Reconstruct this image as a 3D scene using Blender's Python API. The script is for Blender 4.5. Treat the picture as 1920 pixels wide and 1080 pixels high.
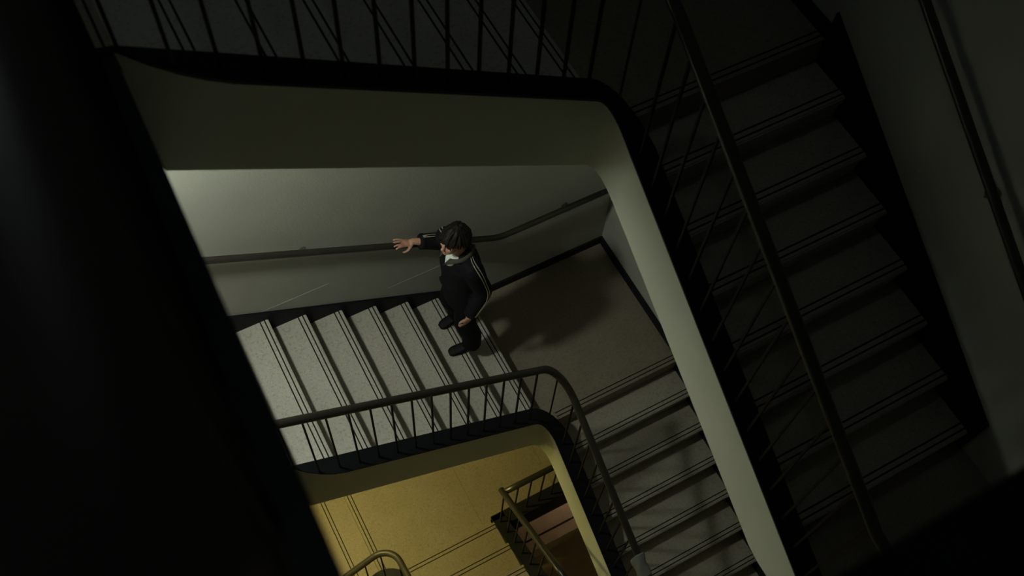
import bpy, bmesh, math, random
from mathutils import Vector, Matrix
random.seed(7)
for o in list(bpy.data.objects): bpy.data.objects.remove(o)
S = bpy.context.scene
COL = S.collection
PI = math.pi

# ------------------------------------------------------------------ camera
FPX = 1930.3846
cam_d = bpy.data.cameras.new('camera'); cam = bpy.data.objects.new('camera', cam_d); COL.objects.link(cam)
cam.location = (-3.5374, -3.9025, 8.4086)
cam.rotation_euler = (0.4979, -0.0492, -0.4937)
cam_d.sensor_width = 36.0; cam_d.lens = FPX/1920*36; cam_d.clip_start = 0.02
cam_d.dof.use_dof = True; cam_d.dof.focus_distance = 7.6; cam_d.dof.aperture_fstop = 2.4
S.camera = cam

# ------------------------------------------------------------------ world and view
w = bpy.data.worlds.new('world'); S.world = w; w.use_nodes = True
w.node_tree.nodes['Background'].inputs[0].default_value = (0.5, 0.6, 0.7, 1)
w.node_tree.nodes['Background'].inputs[1].default_value = 0.0
S.view_settings.view_transform = 'Standard'; S.view_settings.look = 'None'
S.view_settings.gamma = 1.0; S.view_settings.use_curve_mapping = False
S.view_settings.exposure = 0.0
LAMP_MAIN = 245.0      # radiance of the bulb under the landing beside the person
LAMP_WARM = 250.0      # radiance of the yellow bulb one storey down
FILL_TOP = 14.0         # radiance of the unseen fill light added at the top
LAMP_BASE = 330.0       # radiance of the reddish bulb over the basement steps
LAMP_POS = (-4.10, -0.66, 4.78)

# ------------------------------------------------------------------ dimensions (metres)
H = 4.2168; r = H/24; g = 0.29            # storey height, riser, going
A0 = -1.4484                               # first nosing of a north flight (x)
B0 = -1.4005                               # landing edge above an east flight (y)
YO = -1.4603; XO = -1.3916                 # well faces of the north and east flights
XW = -3.495; YS = -3.868                   # well faces west (at its north end) and south
XWS = XW-.0365
BW = YO - 0.058                            # first nosing of a west flight (y)
WB = 0.132                                 # width of the string
CAPH = 0.153; HF = 0.3796; HR = 1.1505     # cap above / soffit below / handrail above the nosing line
RIN = 0.0454
XWALL = -5.0; YWALL = -5.6
ZTOP = 10.4; ZBOT = -3.9
SLAB = 0.18

# ------------------------------------------------------------------ materials
def newmat(name):
    m = bpy.data.materials.new(name); m.use_nodes = True
    nt = m.node_tree; b = nt.nodes['Principled BSDF']; return m, nt, b
def noise(nt, scale, detail=4, rough=.55):
    tc = nt.nodes.new('ShaderNodeTexCoord'); n = nt.nodes.new('ShaderNodeTexNoise')
    n.inputs['Scale'].default_value = scale; n.inputs['Detail'].default_value = detail; n.inputs['Roughness'].default_value = rough
    nt.links.new(tc.outputs['Object'], n.inputs['Vector']); return n
def ramp(nt, src, stops):
    c = nt.nodes.new('ShaderNodeValToRGB')
    while len(c.color_ramp.elements) < len(stops): c.color_ramp.elements.new(.5)
    for e, (p, col) in zip(c.color_ramp.elements, stops): e.position = p; e.color = (*col, 1)
    nt.links.new(src, c.inputs[0]); return c
def bump(nt, b, src, strength, dist=.01):
    bp = nt.nodes.new('ShaderNodeBump'); bp.inputs['Strength'].default_value = strength; bp.inputs['Distance'].default_value = dist
    nt.links.new(src, bp.inputs['Height']); nt.links.new(bp.outputs['Normal'], b.inputs['Normal'])
def simple(name, col, rough=.5, metal=0., var=.12, scale=14, bmp=.0, bscale=90):
    m, nt, b = newmat(name)
    n = noise(nt, scale)
    lo = tuple(c*(1-var) for c in col); hi = tuple(min(1, c*(1+var)) for c in col)
    c = ramp(nt, n.outputs['Fac'], [(.3, lo), (.7, hi)])
    nt.links.new(c.outputs[0], b.inputs['Base Color'])
    b.inputs['Roughness'].default_value = rough; b.inputs['Metallic'].default_value = metal
    if bmp: bump(nt, b, noise(nt, bscale, 3).outputs['Fac'], bmp)
    return m
M = {}
M['wall'] = simple('white_plaster', (.385, .385, .335), .62, 0, .04, 3, .12, 55)
M['string'] = simple('white_painted_plaster', (.52, .53, .44), .55, 0, .03, 3, .08, 60)
M['ceil'] = simple('white_ceiling', (.45, .45, .41), .8, 0, .03, 3)
M['black'] = simple('black_gloss_paint', (.007, .008, .010), .6, 0, .2, 9)
M['strip'] = simple('black_rubber', (.012, .011, .010), .7, 0, .2, 30)
M['rail'] = simple('dark_vinyl_rail', (.038, .034, .027), .30, .3, .12, 8, .04, 120)
M['wallrail'] = simple('dark_steel_rail', (.062, .056, .046), .3, .5, .12, 8)
M['iron'] = simple('black_iron', (.007, .0065, .006), .6, .0, .15, 20)
M['steel'] = simple('bracket_steel', (.25, .24, .22), .35, .8, .1, 20)
M['shade'] = simple('lamp_shade_enamel', (.03, .03, .03), .5)
M['joint'] = simple('floor_joint', (.16, .13, .07), .6, 0, .1, 20)
M['seam'] = simple('paint_seam', (.50, .50, .44), .6, 0, .05, 20)
M['cloth'] = simple('grey_cloth', (.17, .18, .16), .85, 0, .08, 18, .2, 200)
def terrazzo(name, base, spk):
    m, nt, b = newmat(name)
    tc = nt.nodes.new('ShaderNodeTexCoord'); v = nt.nodes.new('ShaderNodeTexVoronoi'); v.inputs['Scale'].default_value = 85
    nt.links.new(tc.outputs['Object'], v.inputs['Vector'])
    sep = nt.nodes.new('ShaderNodeSeparateColor'); nt.links.new(v.outputs['Color'], sep.inputs[0])
    dark = tuple(c*.78 for c in base); lite = tuple(min(1, c*1.12) for c in base)
    c1 = ramp(nt, sep.outputs[0], [(0., dark), (.25, base), (.75, base), (1., lite)])
    n = noise(nt, 2.2, 5); c2 = ramp(nt, n.outputs['Fac'], [(.3, spk), (.7, (1, 1, 1))])
    mx = nt.nodes.new('ShaderNodeMix'); mx.data_type = 'RGBA'; mx.blend_type = 'MULTIPLY'; mx.inputs[0].default_value = 1
    nt.links.new(c1.outputs[0], mx.inputs[6]); nt.links.new(c2.outputs[0], mx.inputs[7])
    nt.links.new(mx.outputs[2], b.inputs['Base Color']); b.inputs['Roughness'].default_value = .5
    return m
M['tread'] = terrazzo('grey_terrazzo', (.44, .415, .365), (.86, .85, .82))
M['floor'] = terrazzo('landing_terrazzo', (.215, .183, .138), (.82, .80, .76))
M['lobby'] = terrazzo('lobby_terrazzo', (.24, .205, .145), (.86, .84, .80))
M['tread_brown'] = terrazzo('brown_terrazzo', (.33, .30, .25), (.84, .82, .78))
M['pink'] = simple('pinkish_tile', (.40, .33, .24), .5, 0, .14, 6)
M['red'] = simple('red_brown_tile', (.36, .26, .20), .5, 0, .16, 6)
def emis(name, col, st):
    m, nt, b = newmat(name)
    b.inputs['Emission Color'].default_value = (*col, 1); b.inputs['Emission Strength'].default_value = st
    b.inputs['Base Color'].default_value = (.8, .8, .8, 1); return m
M['bulb_cool'] = emis('bulb_cool', (.93, 1.0, .86), LAMP_MAIN)
M['bulb_warm'] = emis('bulb_warm', (1.0, .85, .28), LAMP_WARM)
M['fill_dim'] = emis('fill_dim', (.80, .95, 1.0), FILL_TOP)
M['bulb_red'] = emis('bulb_red', (1.0, .68, .46), LAMP_BASE)

# ------------------------------------------------------------------ helpers
def link(name, me, mat, parent=None, smooth=False):
    o = bpy.data.objects.new(name, me); COL.objects.link(o)
    if mat is not None and not me.materials: me.materials.append(mat)
    if parent is not None: o.parent = parent
    if smooth:
        for p in me.polygons: p.use_smooth = True
    return o
def mesh_from(bm, name):
    bmesh.ops.recalc_face_normals(bm, faces=bm.faces)
    me = bpy.data.meshes.new(name); bm.to_mesh(me); bm.free(); return me
def box(bm, x0, x1, y0, y1, z0, z1):
    v = [bm.verts.new((x, y, z)) for z in (z0, z1) for x, y in ((x0, y0), (x1, y0), (x1, y1), (x0, y1))]
    for f in ((0, 3, 2, 1), (4, 5, 6, 7), (0, 1, 5, 4), (1, 2, 6, 5), (2, 3, 7, 6), (3, 0, 4, 7)): bm.faces.new([v[i] for i in f])
    return v
def boxobj(name, dims, mat, parent=None, bev=0):
    bm = bmesh.new(); box(bm, *dims)
    if bev: bmesh.ops.bevel(bm, geom=list(bm.edges), offset=bev, segments=2, affect='EDGES')
    return link(name, mesh_from(bm, name), mat, parent)
def tag(o, label=None, cat=None, group=None, kind=None):
    if label: o['label'] = label
    if cat: o['category'] = cat
    if group: o['group'] = group
    if kind: o['kind'] = kind
    return o
def empty(name, loc=(0, 0, 0), rz=0.):
    o = bpy.data.objects.new(name, None); COL.objects.link(o); o.location = loc; o.rotation_euler = (0, 0, rz); o.empty_display_size = .1
    return o
def struct(name, o_or_dims, mat=None, parent=None):
    o = boxobj(name, o_or_dims, mat, parent)
    if parent is None: o['kind'] = 'structure'
    return o
def prism_xz(bm, pts, y0, y1):
    a = [bm.verts.new((x, y0, z)) for x, z in pts]; b = [bm.verts.new((x, y1, z)) for x, z in pts]
    n = len(pts); bm.faces.new(a); bm.faces.new(b[::-1])
    for i in range(n): bm.faces.new((a[i], b[i], b[(i+1) % n], a[(i+1) % n]))
def tube(bm, pts, rad, seg=12, ru=None, cap=True):
    """round tube along pts; rad is one radius or a list"""
    rings = []; pts = [Vector(p) for p in pts]; n = len(pts)
    prev = None
    for i, p in enumerate(pts):
        t = (pts[min(i+1, n-1)] - pts[max(i-1, 0)]).normalized()
        if prev is None:
            up = Vector((0, 0, 1)) if abs(t.z) < .9 else Vector((1, 0, 0))
            u = t.cross(up).normalized()
        else:
            u = (prev - t*prev.dot(t)).normalized()
        prev = u; v = t.cross(u).normalized()
        R = rad[i] if isinstance(rad, (list, tuple)) else rad
        R1, R2 = R if isinstance(R, (list, tuple)) else (R, R)
        rings.append([bm.verts.new(p + u*R1*math.cos(a) + v*R2*math.sin(a)) for a in (2*PI*k/seg for k in range(seg))])
    for a, b in zip(rings, rings[1:]):
        for k in range(seg): bm.faces.new((a[k], a[(k+1) % seg], b[(k+1) % seg], b[k]))
    if cap: bm.faces.new(rings[0][::-1]); bm.faces.new(rings[-1])
def sweep(bm, path, o0, o1, bot, top, otop=None):
    """path: (x, y, nx, ny, zn); a solid from offset o0 to o1 along the normal, bot/top are functions of (x, y, zn)"""
    rings = []
    for (x, y, nx, ny, zn) in path:
        b0 = bot(x, y, zn); t0 = top(x, y, zn); oa = o0(x, y) if callable(o0) else o0; ot = oa if otop is None else otop(x, y)
        rings.append([bm.verts.new((x+nx*o, y+ny*o, z)) for o, z in ((oa, b0), (o1, b0), (o1, t0), (ot, t0))])
    for a, b in zip(rings, rings[1:]):
        for k in range(4): bm.faces.new((a[k], a[(k+1) % 4], b[(k+1) % 4], b[k]))
    bm.faces.new(rings[0][::-1]); bm.faces.new(rings[-1])
def herm(t, z0, z1, m0, m1):
    return (2*t**3-3*t*t+1)*z0 + (t**3-2*t*t+t)*m0 + (-2*t**3+3*t*t)*z1 + (t**3-t*t)*m1
def shade_auto(o):
    for p in o.data.polygons: p.use_smooth = True
    m = o.modifiers.new('split', 'EDGE_SPLIT'); m.split_angle = math.radians(35)

# ------------------------------------------------------------------ the room
struct('wall_north', (XWALL-.2, .2, 0, .2, ZBOT, ZTOP), M['wall'])
struct('wall_east', (0, .2, YWALL-.2, 0, ZBOT, ZTOP), M['wall'])
struct('wall_west', (XWALL-.2, XWALL, YWALL-.2, 0, ZBOT, ZTOP), M['wall'])
struct('wall_south', (XWALL, 0, YWALL-.2, YWALL, ZBOT, ZTOP), M['wall'])
struct('ceiling', (XWALL-.2, .2, YWALL-.2, .2, ZTOP, ZTOP+.2), M['ceil'])
struct('floor', (XWALL-.2, .2, YWALL-.2, .2, ZBOT-.2, ZBOT), M['red'])

def strip_mesh(L, name='nosing_strip'):
    bm = bmesh.new(); box(bm, 0, .010, 0, L, -.004, .0012); return mesh_from(bm, name)
def landing(rects, z, edges, mat=None):
    """level slab of one or more rectangles; edges: (x, y, length, rz) of nosing lines"""
    bm = bmesh.new()
    for x0, x1, y0, y1 in rects: box(bm, x0, x1, y0, y1, z-SLAB, z)
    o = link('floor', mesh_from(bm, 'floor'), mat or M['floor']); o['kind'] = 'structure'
    for (x, y, L, rz) in edges:
        me = strip_mesh(L); c, s = math.cos(rz), math.sin(rz)
        for d in (.024, .060):
            so = link('nosing_strip', me, M['strip'], o); so.location = (x+c*d, y+s*d, z); so.rotation_euler = (0, 0, rz)
    return o

def flight(label, origin, rz, n, width, going, group, skirt=None, skirt_h=.09, soffit=True, treads=None, mats=None):
    """n treads rising along local +x from the first nosing; width along local +y; origin z = floor below"""
    f = empty('stair_flight', origin, rz); tag(f, label, 'stairs', group)
    tm = mats or M['tread']
    bm = bmesh.new(); box(bm, 0, going+.03, 0, width, -.045, 0)
    e = [e for e in bm.edges if all(abs(v.co.x) < 1e-6 for v in e.verts) and all(abs(v.co.z) < 1e-6 for v in e.verts)]
    bmesh.ops.bevel(bm, geom=e, offset=.008, segments=2, affect='EDGES')
    tmesh = mesh_from(bm, 'tread')
    bm = bmesh.new(); box(bm, .022, .05, 0, width, -r+.0, -.045); rmesh = mesh_from(bm, 'riser')
    smesh = strip_mesh(width)
    for k in range(1, n+1):
        last = (k == n)
        if not last:
            t = link('tread', tmesh, tm, f); t.location = ((k-1)*going, 0, k*r)
            for d in (.024, .060):
                s = link('nosing_strip', smesh, M['strip'], t); s.location = (d, 0, 0)
        q = link('riser', rmesh, tm, f); q.location = ((k-1)*going, 0, k*r)
    if soffit:
        bm = bmesh.new(); L = (n-1)*going; sl = r/going
        x0 = -.0; x1 = L+.06
        prism_xz(bm, [(x0+.06, r+sl*(x0+.06)-.05-r), (x1, r+sl*x1-.05-r), (x1, r+sl*x1-HF), (x0+.06, r+sl*(x0+.06)-HF)], 0, width)
        link('soffit', mesh_from(bm, 'soffit'), M['ceil'], f)
    if skirt is not None:
        bm = bmesh.new(); sl = r/going; y0, y1 = skirt
        x0 = -.04; x1 = (n-1)*going
        prism_xz(bm, [(x0, -.12), (x0, r+sl*x0+skirt_h), (x1, r+sl*x1+skirt_h), (x1, r+sl*x1-.25)], y0, y1)
        link('wall_skirting', mesh_from(bm, 'wall_skirting'), M['black'], f)
    return f

# ------------------------------------------------------------------ string path of one storey
R_NE, R_NW, R_SW = .16, .012, .035
def loop_path(z0, xend):
    P = []
    sl = r/g
    ez = lambda y: max(z0 - sl*(B0-y), z0-8*r)
    nz = lambda x: z0 + r + sl*(A0-x)
    wz = lambda y: min(z0 + 9*r + sl*(BW-y), z0+16*r)
    n = 26
    y0, y1 = YS-.0, YO-R_NE
    for i in range(n+1):
        y = y0+(y1-y0)*i/n; P.append((XO, y, 1, 0, ez(y)))
    def arc(cx, cy, R, a0, a1, za, zb, sa, sb, k=10):
        L = R*abs(a1-a0)
        for i in range(1, k):
            t = i/k; a = a0+(a1-a0)*t
            P.append((cx+R*math.cos(a), cy+R*math.sin(a), math.cos(a), math.sin(a), herm(t, za, zb, sa*L, sb*L)))
    xa = XO-R_NE
    arc(xa, YO-R_NE, R_NE, 0, PI/2, ez(y1), nz(xa), sl, sl)
    xb = XW+R_NW
    for i in range(25):
        x = xa+(xb-xa)*i/24; P.append((x, YO, 0, 1, nz(x)))
    yb = YO-R_NW
    arc(xb, yb, R_NW, PI/2, PI, nz(xb), wz(yb), sl, sl)
    yc = YS+R_SW
    for i in range(27):
        y = yb+(yc-yb)*i/26; P.append((XW+(XWS-XW)*i/26, y, -1, 0, wz(y)))
    zt = z0+16*r
    arc(XWS+R_SW, yc, R_SW, PI, 1.5*PI, zt, zt, 0, 0, 6)
    for i in range(9):
        x = XWS+R_SW+(xend-XWS-R_SW)*i/8; P.append((x, YS, 0, -1, zt))
    return P
def arclen(P):
    s = [0.]
    for a, b in zip(P, P[1:]): s.append(s[-1]+math.hypot(b[0]-a[0], b[1]-a[1]))
    return s
def lerp_path(P, s, q):
    for i in range(len(s)-1):
        if s[i+1] >= q:
            t = (q-s[i])/max(1e-9, s[i+1]-s[i]); return [a+(b-a)*t for a, b in zip(P[i], P[i+1])]
    return list(P[-1])
def cap_edge(x, y):
    # the black cap narrows in a curve where the flight reaches its upper landing
    if y > YO-.001 and x < -3.14: d = min(-3.14-x, .42); return .54-math.sqrt(.54**2-d*d)-.003
    return -.003
def cap_and_string(label, P, group, bot, cap0=CAPH-.018, edge=-.003, body=None):
    e = empty('stair_string', (P[0][0], P[0][1], P[0][4])); tag(e, label, 'stair string', group)
    inv = Matrix.Translation(-Vector(e.location))
    bm = bmesh.new(); sweep(bm, P, 0, WB, bot, lambda x, y, z: z+cap0, (lambda x, y: max(0., edge(x, y))) if callable(edge) else None); bmesh.ops.transform(bm, matrix=inv, verts=bm.verts)
    o = link('fascia', mesh_from(bm, 'fascia'), body or M['string'], e); shade_auto(o)
    bm = bmesh.new(); sweep(bm, P, edge, WB+.006, lambda x, y, z: z+cap0, lambda x, y, z: z+CAPH); bmesh.ops.transform(bm, matrix=inv, verts=bm.verts)
    o = link('cap', mesh_from(bm, 'cap'), M['black'], e); shade_auto(o)
    o['label'] = 'black painted cap'
    return e
def railing(label, P, group, hr=HR, step=g/2, rad=.031, off=RIN, start=.07, edge=None):
    e = empty('stair_railing', (P[0][0], P[0][1], P[0][4])); tag(e, label, 'railing', group)
    b0 = Vector(e.location)
    bm = bmesh.new()
    off0 = off; offs = lambda ny: off0+(.042*max(0., -ny) if edge else 0)      # set further back along the south edge
    pts = [Vector((x+nx*offs(ny), y+ny*offs(ny), z+hr))-b0 for (x, y, nx, ny, z) in P]
    tube(bm, pts, [(rad, rad*.86)]*len(pts), 14)
    link('handrail', mesh_from(bm, 'handrail'), M['rail'], e, True)
    s = arclen(P); q = start; cache = {}
    while q < s[-1]-.02:
        x, y, nx, ny, z = lerp_path(P, s, q)
        bm = bmesh.new(); L = round(hr-CAPH, 3); box(bm, -.0065, .0065, -.0065, .0065, 0, L)
        if L not in cache: cache[L] = mesh_from(bm, 'baluster')
        else: bm.free()
        off = offs(ny); ob = max(off, (edge(x, y) if edge else 0)+.012)
        o = link('baluster', cache[L], M['iron'], e); o.location = Vector((x+nx*ob, y+ny*ob, z+CAPH-.005))-b0
        o.rotation_euler = (0, -math.atan2(ob-off, L), math.atan2(ny, nx)); q += step
    return e

def storey(z0, word, top):
    """one full turn of the stair; z0 is the level of its north-east landing"""
    wn = -YO-WB; we = -XO-WB; ww = XWS-WB-XWALL
    flight(NAMES[word][0], (A0, 0, z0), PI, 8, wn, g, 'flights around the well', skirt=(0, .02), skirt_h=.09)
    # (local y runs to -y when turned by 180 degrees)
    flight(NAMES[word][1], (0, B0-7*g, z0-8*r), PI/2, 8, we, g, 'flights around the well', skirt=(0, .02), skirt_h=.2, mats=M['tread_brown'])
    flight(NAMES[word][2], (XWALL, BW, z0+8*r), -PI/2, 8, ww, g, 'flights around the well', skirt=(0, .02), skirt_h=.2)
    # landings
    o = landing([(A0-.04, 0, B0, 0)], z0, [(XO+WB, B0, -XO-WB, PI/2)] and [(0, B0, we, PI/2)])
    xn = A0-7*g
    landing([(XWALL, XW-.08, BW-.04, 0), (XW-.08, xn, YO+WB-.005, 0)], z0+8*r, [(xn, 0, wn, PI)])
    yt = BW-7*g; ye = B0-7*g+.03
    zt = z0+16*r
    rects = [(XWALL, XW-.08, YWALL, yt), (XW-.08, XO+.02 if not top else 0, YWALL, YS-.02)]
    if not top: rects.append((XO+.02, 0, YWALL, ye))
    landing(rects, zt, [(XWALL, yt, ww, -PI/2)])
    # skirting boards of the north-east landing
    b = struct('baseboard_north', (A0-.02, 0, -.02, 0, z0, z0+.1), M['black'])
    b = struct('baseboard_east', (-.02, 0, B0, -.02, z0, z0+.1), M['black'])
    P = loop_path(z0, XO if not top else -.01)
    zb = lambda x, y, z: max(z-HF, z0-8*r-SLAB) if x > XO-.01 and y < -2 else (z-HF if z < z0+16*r-1e-4 or y > YS+.3 else z-SLAB)
    cap_and_string(NAMES[word][3], P, 'strings around the well', zb, edge=cap_edge)
    railing(NAMES[word][4], P, 'railings around the well', edge=cap_edge)

NAMES = {
 'up': ['shadowed stair flight along the top edge, behind the upper black-capped band',
        'long dark stair flight on the right side, lit least, beside the right wall',
        'black out-of-focus stair flight filling the left side of the view',
        'upper white stair string with black cap framing the large well opening',
        'upper dark railing running along the top edge and down the right side'],
 'low': ['pale lit stair flight on which the person in the tracksuit stands',
         'dim brown stair flight descending from the landing behind the person',
         'stair flight hidden behind the black mass, up from the lit flight',
         'lower white stair string with black cap around the yellow-lit opening',
         'lower dark railing curving round between the lit flight and the brown flight'],
}
storey(H, 'up', True)
storey(0., 'low', False)

# ------------------------------------------------------------------ wall handrails
def wall_rail(label, pts, brackets, nrm):
    e = empty('wall_handrail', pts[0]); tag(e, label, 'handrail', 'wall handrails'); b0 = Vector(pts[0]); n = Vector(nrm)
    # round off the bends
    P = []; V = [Vector(p) for p in pts]
    for i, p in enumerate(V):
        if 0 < i < len(V)-1:
            a = p+(V[i-1]-p).normalized()*.09; c = p+(V[i+1]-p).normalized()*.09
            P += [a.lerp(p, t).lerp(p.lerp(c, t), t) for t in (0, .2, .4, .6, .8, 1)]
        else: P.append(p)
    bm = bmesh.new(); tube(bm, [p-b0 for p in P], .0265, 16)
    link('rail', mesh_from(bm, 'rail'), M['wallrail'], e, True)
    for q in brackets:
        q = Vector(q)-b0
        bm = bmesh.new()
        tube(bm, [q+Vector((0, 0, -.02)), q+Vector((0, 0, -.055))-n*.0, q+Vector((0, 0, -.07))-n*.02, q+Vector((0, 0, -.072))-n*.078], .0085, 10)
        br = link('bracket', mesh_from(bm, 'bracket'), M['steel'], e, True)
        bm = bmesh.new(); tube(bm, [q+Vector((0, 0, -.072))-n*.079, q+Vector((0, 0, -.072))-n*.072], .032, 16)
        link('rosette', mesh_from(bm, 'rosette'), M['steel'], br)
        bm = bmesh.new(); tube(bm, [q+Vector((0, 0, -.03)), q+Vector((0, 0, -.022))], .018, 12)
        link('saddle', mesh_from(bm, 'saddle'), M['steel'], br)
    return e
sl = r/g; HW = 1.035
def nrail(z0): 
    zz = lambda x: z0+r+sl*(A0-x)+HW
    xb = A0+g*(r+HW-1.055)/r
    return [(-4.0, -.08, zz(-3.62)), (-3.62, -.08, zz(-3.62)), (xb, -.08, z0+1.055), (-.10, -.08, z0+1.055)], [(-2.80, -.08, zz(-2.80)), (-.51, -.08, z0+1.055), (-3.58, -.08, zz(-3.58))]
p, b = nrail(0.); wall_rail('dark metal wall handrail that the person holds, bent above the landing', p, b, (0, -1, 0))
p, b = nrail(H); wall_rail('dark wall handrail above the topmost shadowed flight', p, b, (0, -1, 0))
def erail(z0):
    zz = lambda y: z0-sl*(B0-y)+1.02
    return [(-.08, -.3, z0+1.06), (-.08, B0+.05, z0+1.06), (-.08, -3.7, zz(-3.7)), (-.08, -4.3, zz(-3.7))], [(-.08, y, zz(y)) for y in (-1.55, -2.664, -3.6)]
p, b = erail(H); wall_rail('blurred wall handrail on the right wall above the dark flight', p, b, (-1, 0, 0))
p, b = erail(0.); wall_rail('wall handrail beside the brown flight under the pale string', p, b, (-1, 0, 0))

# faint horizontal paint seams on the north wall
wn_o = bpy.data.objects['wall_north']
for (x0, x1, z) in ((-3.27, -2.66, 1.333), (-2.18, -1.70, .86)):
    boxobj('paint_seam', (x0, x1, -.0015, .001, z, z+.004), M['seam'], wn_o)

# ------------------------------------------------------------------ lamps under the north-west landings
def lamp(label, pos, bulb, br=.15, rs=.50, depth=.22, zc=None):
    e = empty('ceiling_lamp', pos); tag(e, label, 'lamp', 'ceiling lamps')
    bm = bmesh.new()
    q = rs/.34; prof = [(.10, .19), (.16*q, .175), (.26*q, .07), (rs, -depth), (rs-.012, -depth), (.25*q, .06), (.15*q, .160), (.0, .175)]
    seg = 40; rings = []
    for (R, z) in prof: rings.append([bm.verts.new((max(R, .0005)*math.cos(2*PI*k/seg), max(R, .0005)*math.sin(2*PI*k/seg), z)) for k in range(seg)])
    for a, b in zip(rings, rings[1:]):
        for k in range(seg): bm.faces.new((a[k], a[(k+1) % seg], b[(k+1) % seg], b[k]))
    bm.faces.new(rings[0]); bm.faces.new(rings[-1])
    link('shade', mesh_from(bm, 'shade'), M['shade'], e, True)
    bm = bmesh.new(); bmesh.ops.create_icosphere(bm, subdivisions=2, radius=br)
    link('bulb', mesh_from(bm, 'bulb'), bulb, e, True)
    bm = bmesh.new(); tube(bm, [(0, 0, .185), (0, 0, max(.19, (zc or pos[2]+.2)-pos[2]))], .02, 10)
    link('stem', mesh_from(bm, 'stem'), M['iron'], e)
    return e
lamp('pale lamp hidden under the landing, lighting the wall beside the person', LAMP_POS, M['bulb_cool'], zc=H+8*r-SLAB)
lamp('warm yellow lamp hidden under the lower landing, lighting the yellow floor', (-4.0, -.62, .70), M['bulb_warm'], zc=8*r-SLAB)

def fill_globe(label, pos, bulb, R=.15):  # fill light added to lift the dark upper flights, not a known fixture
    e = empty('ceiling_lamp', pos); tag(e, label, 'lamp', 'ceiling lamps')
    bm = bmesh.new(); bmesh.ops.create_icosphere(bm, subdivisions=3, radius=R); link('fill_globe', mesh_from(bm, 'fill_globe'), bulb, e, True)
    bm = bmesh.new(); tube(bm, [(0, 0, R*.93), (0, 0, ZTOP-pos[2])], [.07, .09], 20); link('base', mesh_from(bm, 'base'), M['shade'], e)
fill_globe('dim unseen fill light added under the ceiling above the top floor', (-3.2, -1.0, ZTOP-.20), M['fill_dim'])

# ------------------------------------------------------------------ yellow level
ZF = -2.11
GW = .268
yl = landing([(-3.10, -.0, -1.49, 0), (-1.88, 0, -1.55, -1.49)], ZF, [(-3.10, -1.46, 1.46, 0)], M['lobby'])
for x in (-1.96, -1.095):
    boxobj('floor_joint', (x-.003, x+.003, -1.42, -.01, ZF-.002, ZF+.0008), M['joint'], yl)
boxobj('floor_joint', (-3.0, -.01, -.55, -.545, ZF-.002, ZF+.0008), M['joint'], yl)
flight('yellow-lit steps going down to the left from the yellow floor', (-3.10-4*GW, -1.47, ZF-5*r), 0, 5, 1.47, GW, 'steps at the yellow floor', mats=M['lobby'])
f = flight('yellow-lit steps rising toward the viewer between two railings', (-3.06, -1.49, ZF), -PI/2, 4, 1.19, g, 'steps at the yellow floor', mats=M['lobby'])
landing([(-3.06, -1.87, YS, -1.49-3*g)], ZF+4*r, [(-3.06, -1.49-3*g, 1.19, -PI/2)])
# right-hand curb: along the landing edge, then up beside the steps
curb_z = lambda x, y, z: z-.30
P1 = [(-.02-(1.85)*i/7, -1.56, 0, 1, ZF) for i in range(8)]
cap_and_string('black-topped curb along the far edge of the yellow floor', P1, 'curbs at the yellow floor', curb_z, body=M['black'])
P2 = [(-1.738, y, -1, 0, ZF+(0 if y > -1.48 else (-1.48-y)*sl)) for y in (-1.43, -1.45, -1.48, -1.7, -1.9, -2.1, -2.36, -2.6)]
cap_and_string('black-topped string on the right of the yellow steps', P2, 'curbs at the yellow floor', curb_z, body=M['black'])
# rail of that curb: mitred corner
P3 = [(-.02-(1.85)*i/7, -1.56, 0, 1, ZF) for i in range(8)]
P3[-1] = (-1.80, -1.56, 0, 1, ZF)
railing('bronze railing along the far edge of the yellow floor', P3, 'railings at the yellow floor', hr=1.10, off=.06, start=.03)
P4 = [(-1.738, y, -1, 0, ZF+(-1.49-y)*sl*.98) for y in (-1.46, -1.6, -1.8, -2.0, -2.2, -2.4, -2.6)]
railing('bronze railing climbing on the right of the yellow steps', P4, 'railings at the yellow floor', hr=1.10, off=.075, start=.06)
# left-hand rounded string
P5 = []
slw = r/GW
xl, yl_, Rl = -3.00, -1.47, .13
for i in range(9):
    x = -4.3+(xl-Rl+4.3)*i/8; P5.append((x, yl_-.06, 0, 1, ZF+(x+3.10)*slw if x < -3.10 else ZF+(x+3.10)*slw))
za = P5[-1][4]; zb_ = ZF+.10
for i in range(1, 10):
    a = PI/2*(1-i/10); t = i/10
    P5.append((xl-Rl+Rl*math.cos(a), yl_-.06-Rl+Rl*math.sin(a), math.cos(a), math.sin(a), za+(zb_-za)*t))
for i in range(7):
    y = yl_-.06-Rl-.9*i/6; P5.append((xl, y, 1, 0, zb_+(yl_-.06-Rl-y)*sl))
cap_and_string('black-topped rounded string on the left of the yellow steps', P5, 'curbs at the yellow floor', curb_z)
railing('bronze railing with rounded corner at the bottom of the view', P5, 'railings at the yellow floor', hr=1.10, off=.05, start=.05)

# ------------------------------------------------------------------ basement steps seen past the yellow floor
bz = -3.0
b = boxobj('basement_step', (-1.72, 0, -1.735, -.2, bz-.9, bz), M['pink']); tag(b, 'pinkish tiled step below the far edge of the yellow floor', 'step')
boxobj('nosing_strip', (-1.72, -.01, -1.62, -1.60, bz-.003, bz+.0015), M['strip'], b)
b = boxobj('basement_floor', (-1.72, 0, -3.9, -1.735, bz-.9, bz-.42), M['red']); tag(b, 'red-brown tiled floor at the foot of the pinkish step', 'floor')
lamp('reddish lamp over the basement step, under the yellow floor', (-.45, -.9, -2.62), M['bulb_red'], br=.03, rs=.16, depth=.03, zc=ZF-SLAB)

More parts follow.
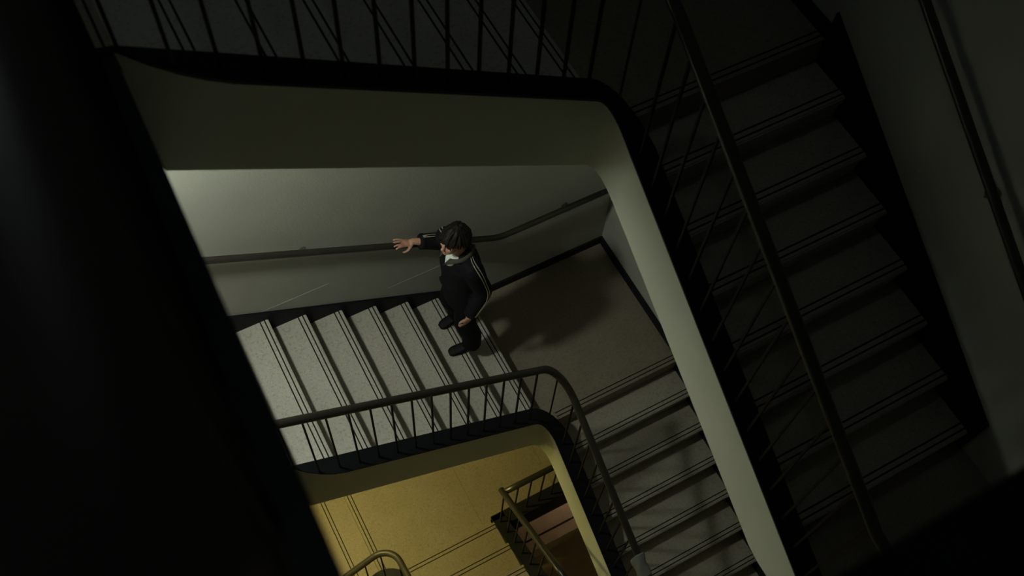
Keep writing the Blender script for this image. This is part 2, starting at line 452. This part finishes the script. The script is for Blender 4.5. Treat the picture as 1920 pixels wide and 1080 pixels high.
# ------------------------------------------------------------------ grey cloth over the lower handrail, at the bottom edge
def cloth():
    bm = bmesh.new(); n1, n2 = 14, 12; rows = []
    yc = -2.86
    for i in range(n1+1):
        u = i/n1*2-1; row = []
        for j in range(n2+1):
            v = j/n2; y = yc+.085-.17*v
            zr = -sl*(B0-y)+HR+.031
            d = u*.13
            if abs(d) < .035: x = d; z = zr-.15*d*d/.035
            else: x = math.copysign(.035+.18*(abs(d)-.035), d); z = zr-.006-(abs(d)-.035)*1.0
            x += .006*math.sin(9*v+3*u)
            row.append(bm.verts.new((XO+RIN+x, y, z+.004*math.sin(7*v+2*u))))
        rows.append(row)
    for a, b in zip(rows, rows[1:]):
        for k in range(n2): bm.faces.new((a[k], a[k+1], b[k+1], b[k]))
    o = link('cloth', mesh_from(bm, 'cloth'), M['cloth'], None, True)
    m = o.modifiers.new('thick', 'SOLIDIFY'); m.thickness = .006; m.offset = 1
    tag(o, 'grey cloth-like piece hanging over the lower railing at the bottom edge', 'cloth')
cloth()

# ------------------------------------------------------------------ the person
M['skin'] = simple('skin', (.50, .27, .185), .5, 0, .08, 30)
M['hair'] = simple('dark_brown_hair', (.011, .0085, .0065), .5, 0, .35, 40, .3, 160)
M['jacket'] = simple('black_track_jacket', (.0045, .005, .0065), .8, 0, .25, 25, .25, 45)
M['trouser'] = simple('black_trousers', (.0045, .0048, .0055), .85, 0, .25, 25, .25, 40)
M['shoe'] = simple('black_shoe', (.006, .006, .007), .6, 0, .2, 30)
M['stripe'] = simple('pale_stripe', (.42, .39, .29), .7, 0, .08, 40)
M['tee'] = simple('white_tee', (.72, .76, .72), .8, 0, .04, 40)
M['collar'] = simple('grey_collar', (.055, .048, .040), .8, 0, .15, 40)
for k_ in ('jacket', 'trouser', 'shoe', 'hair', 'black', 'iron', 'strip'): M[k_].node_tree.nodes['Principled BSDF'].inputs['Specular IOR Level'].default_value = .2
M['eye'] = simple('dark_eye', (.01, .008, .007), .3)
M['lip'] = simple('lips', (.42, .17, .15), .45, 0, .08, 40)

def ell(bm, c, rad, Mx=None, sub=3):
    q = bmesh.ops.create_icosphere(bm, subdivisions=sub, radius=1.0)
    T = (Mx or Matrix.Identity(4)) @ Matrix.Translation(Vector(c)) @ Matrix.Diagonal((*rad, 1))
    bmesh.ops.transform(bm, matrix=T, verts=q['verts'])
def rings(bm, L, seg=24):
    R = []
    for (cx, cy, cz, rx, ry) in L:
        R.append([bm.verts.new((cx+rx*math.cos(a), cy+ry*math.sin(a), cz)) for a in (2*PI*k/seg for k in range(seg))])
    for a, b in zip(R, R[1:]):
        for k in range(seg): bm.faces.new((a[k], a[(k+1) % seg], b[(k+1) % seg], b[k]))
    bm.faces.new(R[0][::-1]); bm.faces.new(R[-1])
def spl(pts, n=6):
    """Catmull-Rom through points that carry a radius: (x, y, z, r)"""
    out = []; P = [Vector(p) for p in pts]; P = [P[0]*2-P[1]]+P+[P[-1]*2-P[-2]]
    for i in range(1, len(P)-2):
        for k in range(n):
            t = k/n; a, b, c, d = P[i-1], P[i], P[i+1], P[i+2]
            out.append(.5*((2*b)+(c-a)*t+(2*a-5*b+4*c-d)*t*t+(3*b-a-3*c+d)*t**3))
    out.append(P[-2]); return out
def limb(bm, pts, n=6, seg=16):
    q = spl([Vector(p) for p in pts], n); tube(bm, [v.xyz for v in q], [v[3] for v in q], seg)
def soft(o, vox, it=2, fac=.5):
    m = o.modifiers.new('remesh', 'REMESH'); m.mode = 'VOXEL'; m.voxel_size = vox; m.use_smooth_shade = True
    if it: m = o.modifiers.new('smooth', 'SMOOTH'); m.iterations = it; m.factor = fac
Vector4 = lambda *a: Vector(a)

FOOT = 2*r
HC = Vector((-1.795, -.438, 1.992))
HM = Matrix.Translation(HC) @ Matrix.Rotation(PI+math.radians(16), 4, 'Z') @ Matrix.Rotation(math.radians(-14), 4, 'Y')   # local +x is the face, +y its left... 
def build_person():
    bm = bmesh.new()
    # head
    ell(bm, (-.008, 0, .022), (.096, .076, .098), HM)
    ell(bm, (.028, 0, -.048), (.062, .056, .070), HM)
    ell(bm, (.058, 0, -.094), (.026, .027, .020), HM)          # chin
    ell(bm, (.094, 0, -.020), (.017, .012, .026), HM)          # nose bridge
    ell(bm, (.104, 0, -.036), (.016, .015, .012), HM)          # nose tip
    ell(bm, (.080, 0, .020), (.016, .052, .012), HM)           # brow
    for s in (-1, 1):
        ell(bm, (.060, s*.038, -.030), (.026, .020, .022), HM) # cheeks
        ell(bm, (-.005, s*.080, -.010), (.018, .008, .031), HM, 2)  # ears
    # neck, torso, limbs: one figure under the clothes
    limb(bm, [(-1.745, -.425, 1.78, .062), (-1.755, -.427, 1.86, .056), (-1.775, -.43, 1.94, .056)])
    rings(bm, [(-1.70, -.42, 1.08, .10, .15), (-1.71, -.42, 1.22, .105, .15), (-1.72, -.42, 1.40, .10, .135), (-1.73, -.42, 1.60, .11, .16), (-1.735, -.42, 1.72, .095, .165), (-1.74, -.42, 1.79, .07, .10), (-1.745, -.42, 1.82, .05, .06)])
    # arms
    limb(bm, [(*L_SH, .05), (*L_EL, .042), (*L_WR, .030)])
    limb(bm, [(*R_SH, .05), (*R_EL, .042), (*R_WR, .030)])
    # legs
    limb(bm, [(-1.70, -.50, 1.12, .085), (-1.745, -.55, .82, .060), (-1.69, -.575, .50, .042), (-1.69, -.575, .42, .040)])
    limb(bm, [(-1.70, -.34, 1.12, .085), (-1.755, -.29, .82, .060), (-1.675, -.265, .50, .042), (-1.675, -.265, .42, .040)])
    # right hand resting on the rail: palm on top, fingers over the wall side, thumb on the near side
    w = Vector(R_WR)
    rz = lambda x: r+sl*(A0-x)+HW
    px = -2.015
    pz = rz(px)+.0265+.017
    limb(bm, [(*w, .029), (px+.05, -.10, pz+.002, .028), (px+.02, -.095, pz, .028)], 4, 12)
    ell(bm, (0, 0, 0), (.045, .040, .017), Matrix.Translation((px, -.09, pz)) @ Matrix.Rotation(math.atan(sl), 4, 'Y'), 3)
    for i, (yy, ln, dy) in enumerate(((-.118, .088, -.006), (-.098, .096, .0), (-.076, .090, .012), (-.058, .072, .022))):
        a = Vector((px-.026, yy, pz+.012))
        L = []
        for t, dz in ((0, .0), (.4, .004), (.75, -.002), (1., -.020)):
            L.append((a.x-ln*t, a.y+dy*t, a.z+sl*ln*t*.85+dz, .0098-.0022*t))
        limb(bm, L, 4, 10)
    limb(bm, [(px+.022, -.118, pz+.002, .013), (px-.012, -.138, pz-.012, .0115), (px-.046, -.142, pz-.022, .0095), (px-.066, -.138, pz-.020, .0080)], 4, 10)
    # left hand, hanging and slightly curled
    h = Vector(L_WR)
    limb(bm, [(*h, .029), (h.x-.018, h.y-.002, h.z-.035, .028)], 4, 12)
    ell(bm, (0, 0, 0), (.037, .017, .047), Matrix.Translation((h.x-.030, h.y-.004, h.z-.070)) @ Matrix.Rotation(math.radians(18), 4, 'Y'), 3)
    for i, ox in enumerate((-.032, -.012, .008, .026)):
        b0 = Vector((h.x-.043+ox, h.y-.002, h.z-.104+abs(i-1.2)*.003))
        ln = (.066, .074, .070, .056)[i]
        limb(bm, [(*b0, .0098), (b0.x-.010, b0.y+.004, b0.z-ln*.45, .0092), (b0.x-.014, b0.y+.020, b0.z-ln*.8, .0085), (b0.x-.012, b0.y+.034, b0.z-ln*.95, .0072)], 4, 10)
    limb(bm, [(h.x-.050, h.y-.004, h.z-.052, .013), (h.x-.078, h.y+.006, h.z-.074, .0115), (h.x-.090, h.y+.012, h.z-.102, .0095), (h.x-.090, h.y+.016, h.z-.118, .0080)], 4, 10)
    base = Vector((-1.72, -.42, FOOT))
    bmesh.ops.transform(bm, matrix=Matrix.Translation(-base), verts=bm.verts)
    p = link('person', mesh_from(bm, 'person'), M['skin']); p.location = base
    soft(p, .0055, 1, .4)
    tag(p, 'person in black track jacket with striped sleeves, climbing with one hand on the rail', 'person')
    inv = Matrix.Translation(-base)
    def part(name, bm, mat, vox=None, it=2, par=p):
        bmesh.ops.transform(bm, matrix=inv, verts=bm.verts)
        o = link(name, mesh_from(bm, name), mat, par, True)
        if vox: soft(o, vox, it)
        return o
    # face details
    for s in (-1, 1):
        bm = bmesh.new(); ell(bm, (.086, s*.031, -.004), (.008, .014, .006), HM, 2); part('eye', bm, M['eye'])
        bm = bmesh.new(); ell(bm, (.090, s*.032, .017), (.006, .020, .0035), HM, 2); part('eyebrow', bm, M['hair'])
    bm = bmesh.new(); ell(bm, (.090, 0, -.062), (.009, .022, .0055), HM, 2); ell(bm, (.088, 0, -.071), (.009, .019, .006), HM, 2); part('lips', bm, M['lip'], .003, 1)
    # hair: a shell, then locks lying over it
    bm = bmesh.new()
    ell(bm, (-.030, 0, .038), (.100, .090, .096), HM)
    ell(bm, (-.052, 0, -.012), (.070, .082, .078), HM)
    rnd = random.Random(3)
    for i in range(120):
        a = rnd.uniform(-PI, PI); front = math.cos(a)
        ca, sa = math.cos(a), math.sin(a)
        low = (.034-.030*rnd.random()) if front > .35 else (.0-.02*rnd.random()) if front > 0 else (-.020-.02*rnd.random()) if front > -.5 else (-.055-.03*rnd.random())
        spread = 1.0+rnd.uniform(-.06, .10)
        pts = []
        for t in (0., .35, .7, 1.):
            el = (1-t)*1.45; R = math.cos(el) if t < .7 else 1.0
            z = .128*math.sin(el)+.012 if t < .7 else (.045 if t == .7 else low)
            Rx, Ry = .107, .090
            k = spread*(1.0 if t < 1 else rnd.uniform(.90, 1.16))
            v = HM @ Vector((-.016+Rx*R*ca*k, Ry*R*sa*k, z))
            pts.append((*(v+Vector((rnd.uniform(-1, 1), rnd.uniform(-1, 1), rnd.uniform(-1, 1)))*.007), .0115*(1-.62*t)))
        limb(bm, pts, 4, 8)
    part('hair', bm, M['hair'], .0042, 0)
    # white tee below the neck
    bm = bmesh.new()
    rings(bm, [(-1.780, -.450, 1.68, .060, .035), (-1.795, -.452, 1.73, .080, .046), (-1.785, -.445, 1.765, .078, .062), (-1.765, -.435, 1.79, .070, .066), (-1.755, -.43, 1.805, .062, .062)])
    part('t_shirt', bm, M['tee'], .006, 2)
    # jacket
    bm = bmesh.new()
    rings(bm, [(-1.695, -.42, 1.03, .140, .190), (-1.70, -.42, 1.05, .155, .200), (-1.705, -.42, 1.20, .158, .205), (-1.715, -.42, 1.38, .150, .200), (-1.725, -.42, 1.56, .152, .208), (-1.73, -.42, 1.68, .138, .210), (-1.73, -.42, 1.755, .105, .185), (-1.722, -.42, 1.81, .066, .105), (-1.712, -.42, 1.845, .052, .072)], 32)
    limb(bm, [(-1.73, -.53, 1.74, .080), (*L_SH, .084), (*(Vector(L_SH).lerp(Vector(L_EL), .5)), .076), (*L_EL, .072), (*(Vector(L_EL).lerp(Vector(L_WR), .6)), .062), (*(Vector(L_WR)+Vector((0, 0, .005))), .056)])
    limb(bm, [(-1.735, -.31, 1.74, .080), (*R_SH, .084), (*(Vector(R_SH).lerp(Vector(R_EL), .5)), .078), (*R_EL, .076), (*(Vector(R_EL).lerp(Vector(R_WR), .6)), .068), (*R_WR, .060)])
    # folds
    for (x, y, z, rx, ry, rz_) in ((-1.86, -.40, 1.30, .02, .10, .012), (-1.86, -.44, 1.42, .02, .09, .012), (-1.70, -.63, 1.34, .05, .02, .010)):
        ell(bm, (x, y, z), (rx, ry, rz_), None, 2)
    j = part('jacket', bm, M['jacket'], .0085, 3)
    # hem band and cuffs
    for c, d, R, nm in ((L_WR, L_EL, .057, 'cuff'), (R_WR, R_EL, .060, 'cuff')):
        bm = bmesh.new(); c = Vector(c); d = (c-Vector(d)).normalized()
        tube(bm, [c-d*.035, c-d*.028, c-d*.004, c+d*.004], [R, R+.004, R+.004, R-.004], 18); part(nm, bm, M['jacket'], par=j)
    # collar: two open flaps
    for s in (-1, 1):
        bm = bmesh.new(); n = 9; inn = []; out = []
        for i in range(n):
            t = i/(n-1); a = math.radians(180-s*(22+138*t))
            zz = 1.792+.062*math.sin(t*PI*.5)
            q = Vector((-1.742+.100*math.cos(a), -.425+.092*math.sin(a), zz))
            inn.append(q)
            wd = .034*(1-.45*t); fl = .9 if i == 0 else .55
            out.append(q+Vector((math.cos(a)*wd*.95, math.sin(a)*wd*.95, -wd*.62))+(Vector((-.030, -.012*s, -.030)) if i == 0 else Vector()))
        va = [bm.verts.new(v) for v in inn]; vb = [bm.verts.new(v) for v in out]
        for i in range(n-1): bm.faces.new((va[i], va[i+1], vb[i+1], vb[i]))
        o = part('collar', bm, M['collar'], par=j); m = o.modifiers.new('thick', 'SOLIDIFY'); m.thickness = .008; m.offset = 0
    # stripes along the sleeves
    def stripes(path, outd, off):
        q = spl([Vector((*p, 0.)) for p in path], 8); q = [v.xyz for v in q]
        for _ in range(6): q = [q[0]]+[(a+b*2+c)/4 for a, b, c in zip(q, q[1:], q[2:])]+[q[-1]]
        for k in (-1, 1):
            bm = bmesh.new(); A = []; B = []
            for i, p0 in enumerate(q):
                t = (q[min(i+1, len(q)-1)]-q[max(i-1, 0)]).normalized(); u = Vector(outd); u = (u-t*u.dot(t)).normalized(); v = t.cross(u)
                c = p0+u*off; A.append(bm.verts.new(c+v*(k*.011-.0034))); B.append(bm.verts.new(c+v*(k*.011+.0034)))
            for i in range(len(q)-1): bm.faces.new((A[i], A[i+1], B[i+1], B[i]))
            o = part('stripe', bm, M['stripe'], par=j)
            m = o.modifiers.new('wrap', 'SHRINKWRAP'); m.target = j; m.wrap_method = 'NEAREST_SURFACEPOINT'; m.wrap_mode = 'ABOVE_SURFACE'; m.offset = .003
            m = o.modifiers.new('thick', 'SOLIDIFY'); m.thickness = .002; m.offset = 1
    stripes([(-1.735, -.50, 1.75), L_SH, L_EL, L_WR], (.30, -.93, .35), .085)
    stripes([(-1.74, -.34, 1.75), R_SH, R_EL, R_WR], (-.25, .10, .95), .080)
    # trousers
    bm = bmesh.new()
    rings(bm, [(-1.70, -.42, 1.02, .10, .16), (-1.70, -.42, 1.08, .125, .175), (-1.70, -.42, 1.16, .125, .175), (-1.71, -.42, 1.22, .11, .16)])
    limb(bm, [(-1.70, -.50, 1.14, .105), (-1.735, -.535, .96, .098), (-1.745, -.555, .80, .090), (-1.70, -.575, .60, .084), (-1.695, -.578, .47, .082), (-1.70, -.578, .415, .080)])
    limb(bm, [(-1.70, -.34, 1.14, .105), (-1.735, -.305, .96, .098), (-1.75, -.285, .80, .090), (-1.685, -.270, .60, .084), (-1.675, -.265, .47, .082), (-1.68, -.265, .415, .080)])
    part('trousers', bm, M['trouser'], .0095, 3)
    # shoes
    for (ax, ay, an) in ((-1.665, -.578, -6), (-1.625, -.262, 8)):
        bm = bmesh.new(); T = Matrix.Translation((ax, ay, FOOT)) @ Matrix.Rotation(PI+math.radians(an), 4, 'Z')
        L = [(-.045, .030, .055), (-.030, .037, .085), (.02, .040, .095), (.07, .042, .080), (.13, .047, .062), (.18, .048, .052), (.215, .042, .044), (.238, .026, .034)]
        R = []
        for (x, hw, ht) in L:
            R.append([bm.verts.new(T @ Vector((x, hw*(math.copysign(abs(math.cos(a))**.7, math.cos(a))), .002+ht*.5+ht*.5*math.copysign(abs(math.sin(a))**.7, math.sin(a))))) for a in (2*PI*k/16 for k in range(16))])
        for a, b in zip(R, R[1:]):
            for k in range(16): bm.faces.new((a[k], a[(k+1) % 16], b[(k+1) % 16], b[k]))
        bm.faces.new(R[0]); bm.faces.new(R[-1])
        part('shoe', bm, M['shoe'], .006, 2)
L_SH = (-1.715, -.600, 1.735); L_EL = (-1.655, -.655, 1.450); L_WR = (-1.775, -.690, 1.230)
R_SH = (-1.765, -.250, 1.735); R_EL = (-1.690, -.165, 1.500); R_WR = (-1.925, -.115, 1.590)
build_person()
